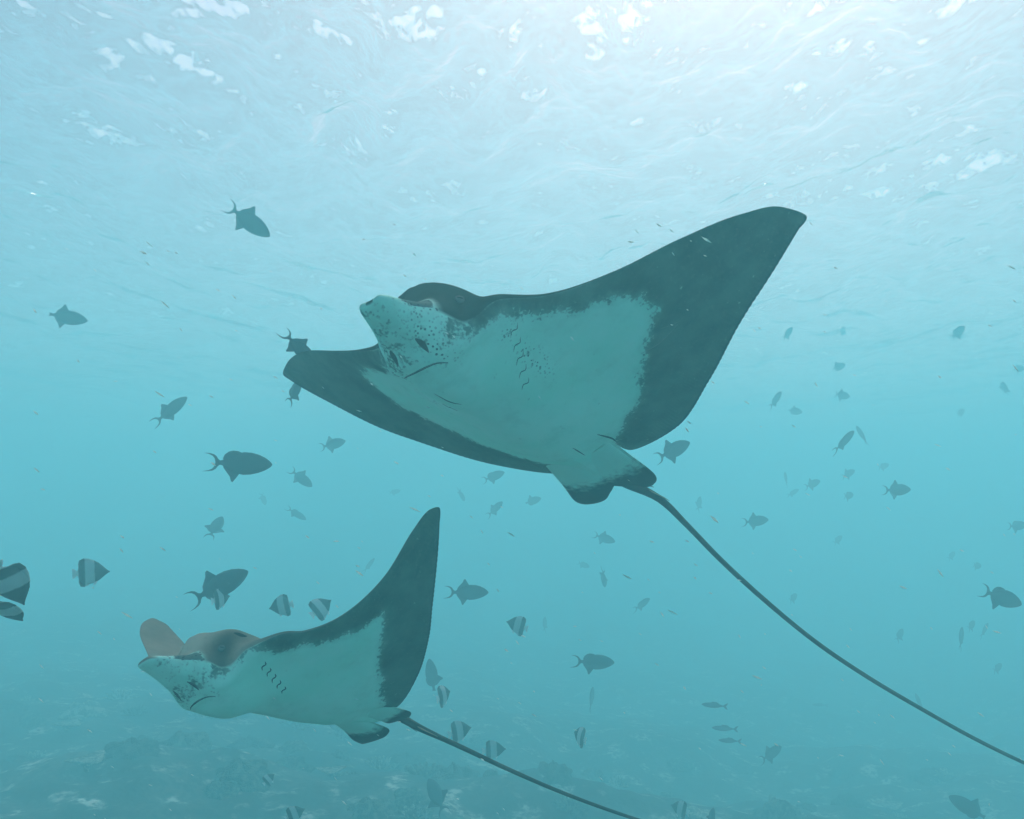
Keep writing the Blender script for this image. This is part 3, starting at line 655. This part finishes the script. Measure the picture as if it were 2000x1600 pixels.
# ------------------------------------------------------------------ coral heads on the reef
def coral_material(name, a, b):
    s = N(name); p = s.pos(); n1 = s.noise(p, 4, 4, .6); n2 = s.noise(p, 18, 3)
    return s.principled(s.mix(s.ramp(n1, .42, .6), a, b), .9, s.bump(n2, .7, .06), .1)
CM = [coral_material('coral_brown', (.04, .05, .04), (.12, .12, .09)), coral_material('coral_pale', (.18, .20, .15), (.50, .50, .40)), coral_material('coral_olive', (.05, .06, .045), (.20, .20, .14))]
def mound(seed, sq):
    r = np.random.RandomState(seed); V = []; n, mm = 22, 11
    ph = r.rand(12)*7
    for i in range(mm+1):
        for k in range(n):
            a = np.pi*.5*i/mm; b = 2*np.pi*k/n
            d = 1+.22*np.sin(3*b+ph[0])*np.sin(a*3+ph[1])+.14*np.sin(5*b+ph[2]+a*4)+.10*np.sin(9*b+ph[3])*np.sin(8*a+ph[4])
            V.append((d*np.sin(a)*np.cos(b), d*np.sin(a)*np.sin(b), sq*d*np.cos(a)-.1))
    return V, [(i*n+k, (i+1)*n+k, (i+1)*n+(k+1) % n, i*n+(k+1) % n) for i in range(mm) for k in range(n)]
def bush(seed):
    r = np.random.RandomState(seed); V = []; Fc = []
    for j in range(60):
        th = r.rand()*2*np.pi; el = np.arccos(1-r.rand()*.9); dd = np.array([np.sin(el)*np.cos(th), np.sin(el)*np.sin(th), np.cos(el)])
        b0 = dd*np.array([.45, .45, .05])*r.rand(); tip = dd*np.array([1, 1, .75])*r.uniform(.75, 1.05)
        v, f = tube_(np.array([b0, (b0+tip)/2+r.normal(0, .05, 3), tip]), [.10, .075, .03]); o = len(V); V += v; Fc += [tuple(o+i for i in q) for q in f]
    return V, Fc
def tube_(C, rad): return tube(C, rad, 5)
def plate(seed):
    r = np.random.RandomState(seed); V = []; n = 24; ph = r.rand(6)*7
    prof = [(.12, 0), (.16, .3), (.5, .5), (1.0, .62), (1.04, .68), (.6, .60), (.0, .56)]
    for rr, z in prof:
        for k in range(n):
            b = 2*np.pi*k/n; d = 1+.16*np.sin(3*b+ph[0])+.08*np.sin(7*b+ph[1]); V.append((rr*d*np.cos(b), rr*d*np.sin(b), z+.05*rr*np.sin(2*b+ph[2])))
    return V, [(i*n+k, i*n+(k+1) % n, (i+1)*n+(k+1) % n, (i+1)*n+k) for i in range(len(prof)-1) for k in range(n)]
CV = [('mound', new_mesh('coral_mound', *mound(1, .7), CM[0])), ('mound', new_mesh('coral_mound', *mound(5, .9), CM[2])), ('pale', new_mesh('coral_mound', *mound(9, .5), CM[1])),
      ('bush', new_mesh('coral_bush', *bush(2), CM[1])), ('bush', new_mesh('coral_bush', *bush(7), CM[2])), ('plate', new_mesh('coral_plate', *plate(3), CM[1]))]
CL = {'mound': 'rounded brown coral mound dim in the haze on the reef floor', 'pale': 'low pale coral mound dim in the haze on the reef floor',
      'bush': 'bushy branching coral dim in the haze on the reef floor', 'plate': 'flat pale plate coral dim in the haze on the reef floor'}
rc = random.Random(11)
def put_coral(k, x, y, s, rz, sink=.12):
    kd, me = CV[k]
    o = link('coral_head', me); near = 'near' if y < 9 else 'far'; sidep = 'left' if x < -.18*y else ('right' if x > .18*y else 'middle')
    lb = CL[kd].replace('dim in the haze on the reef floor', 'on the %s part of the reef, %s' % ('near' if near == 'near' else 'hazy far', 'bottom '+sidep+' of view'))
    tag(o, lb, 'coral', ' '.join([kd, 'coral heads,', near, sidep]))
    o.matrix_world = Matrix.Translation((x, y, float(floor_z(x, y))-sink*s)) @ Matrix.Rotation(rz, 4, 'Z') @ Matrix.Diagonal((s, s*rc.uniform(.8, 1.2), s*rc.uniform(.7, 1.1), 1))
for i in range(150):
    y = 5.5+11*rc.random()**1.0; x = rc.uniform(-.58, .56)*y
    if x > 0 and rc.random() < .35: continue
    k = rc.choice([0, 0, 1, 1, 2, 3, 3, 4, 5])
    put_coral(k, x, y, rc.uniform(.12, .38)*(.85 if k in (0, 1) else .6 if k == 5 else 1), rc.uniform(0, 6.28))

# ------------------------------------------------------------------ drifting specks in the water
s = N('drifting_specks'); _t = s.n('BsdfTranslucent'); _g = s.n('BsdfDiffuse'); _x = s.n('MixShader'); _x.inputs[0].default_value = .35
_c = s.mix(s.noise(s.pos(), 3, 2), (.78, .95, .88), (.85, .98, .95)); s.set(_t.inputs['Color'], _c); s.set(_g.inputs['Color'], _c)
s.t.links.new(_t.outputs[0], _x.inputs[1]); s.t.links.new(_g.outputs[0], _x.inputs[2]); s.t.links.new(_x.outputs[0], s.o.inputs['Surface']); SPK = s.m
rp = np.random.RandomState(8); V = []; Fc = []
for i in range(260):
    d = rp.uniform(.7, 3.2); px = rp.uniform(-60, 2060); py = rp.uniform(430, 1640)
    c = at(px, py, d); ln = rp.uniform(2.5, 9)/FPX*d*(1.5 if rp.rand() < .12 else .8); wd = ln*rp.uniform(.10, .2)+.0003
    ang = rp.normal(-.60, .22); dv = CR*math.cos(ang)+CU*math.sin(ang)+CF*rp.normal(0, .25); dv /= np.linalg.norm(dv)
    a = np.cross(dv, CF); a /= np.linalg.norm(a); b = np.cross(dv, a); o = len(V)
    V += [tuple(c-dv*ln), tuple(c+a*wd), tuple(c+b*wd), tuple(c-a*wd), tuple(c-b*wd), tuple(c+dv*ln)]
    Fc += [(o, o+2, o+1), (o, o+3, o+2), (o, o+4, o+3), (o, o+1, o+4), (o+5, o+1, o+2), (o+5, o+2, o+3), (o+5, o+3, o+4), (o+5, o+4, o+1)]
spk = link('drifting_specks', new_mesh('drifting_specks', V, Fc, SPK)); spk['kind'] = 'stuff'
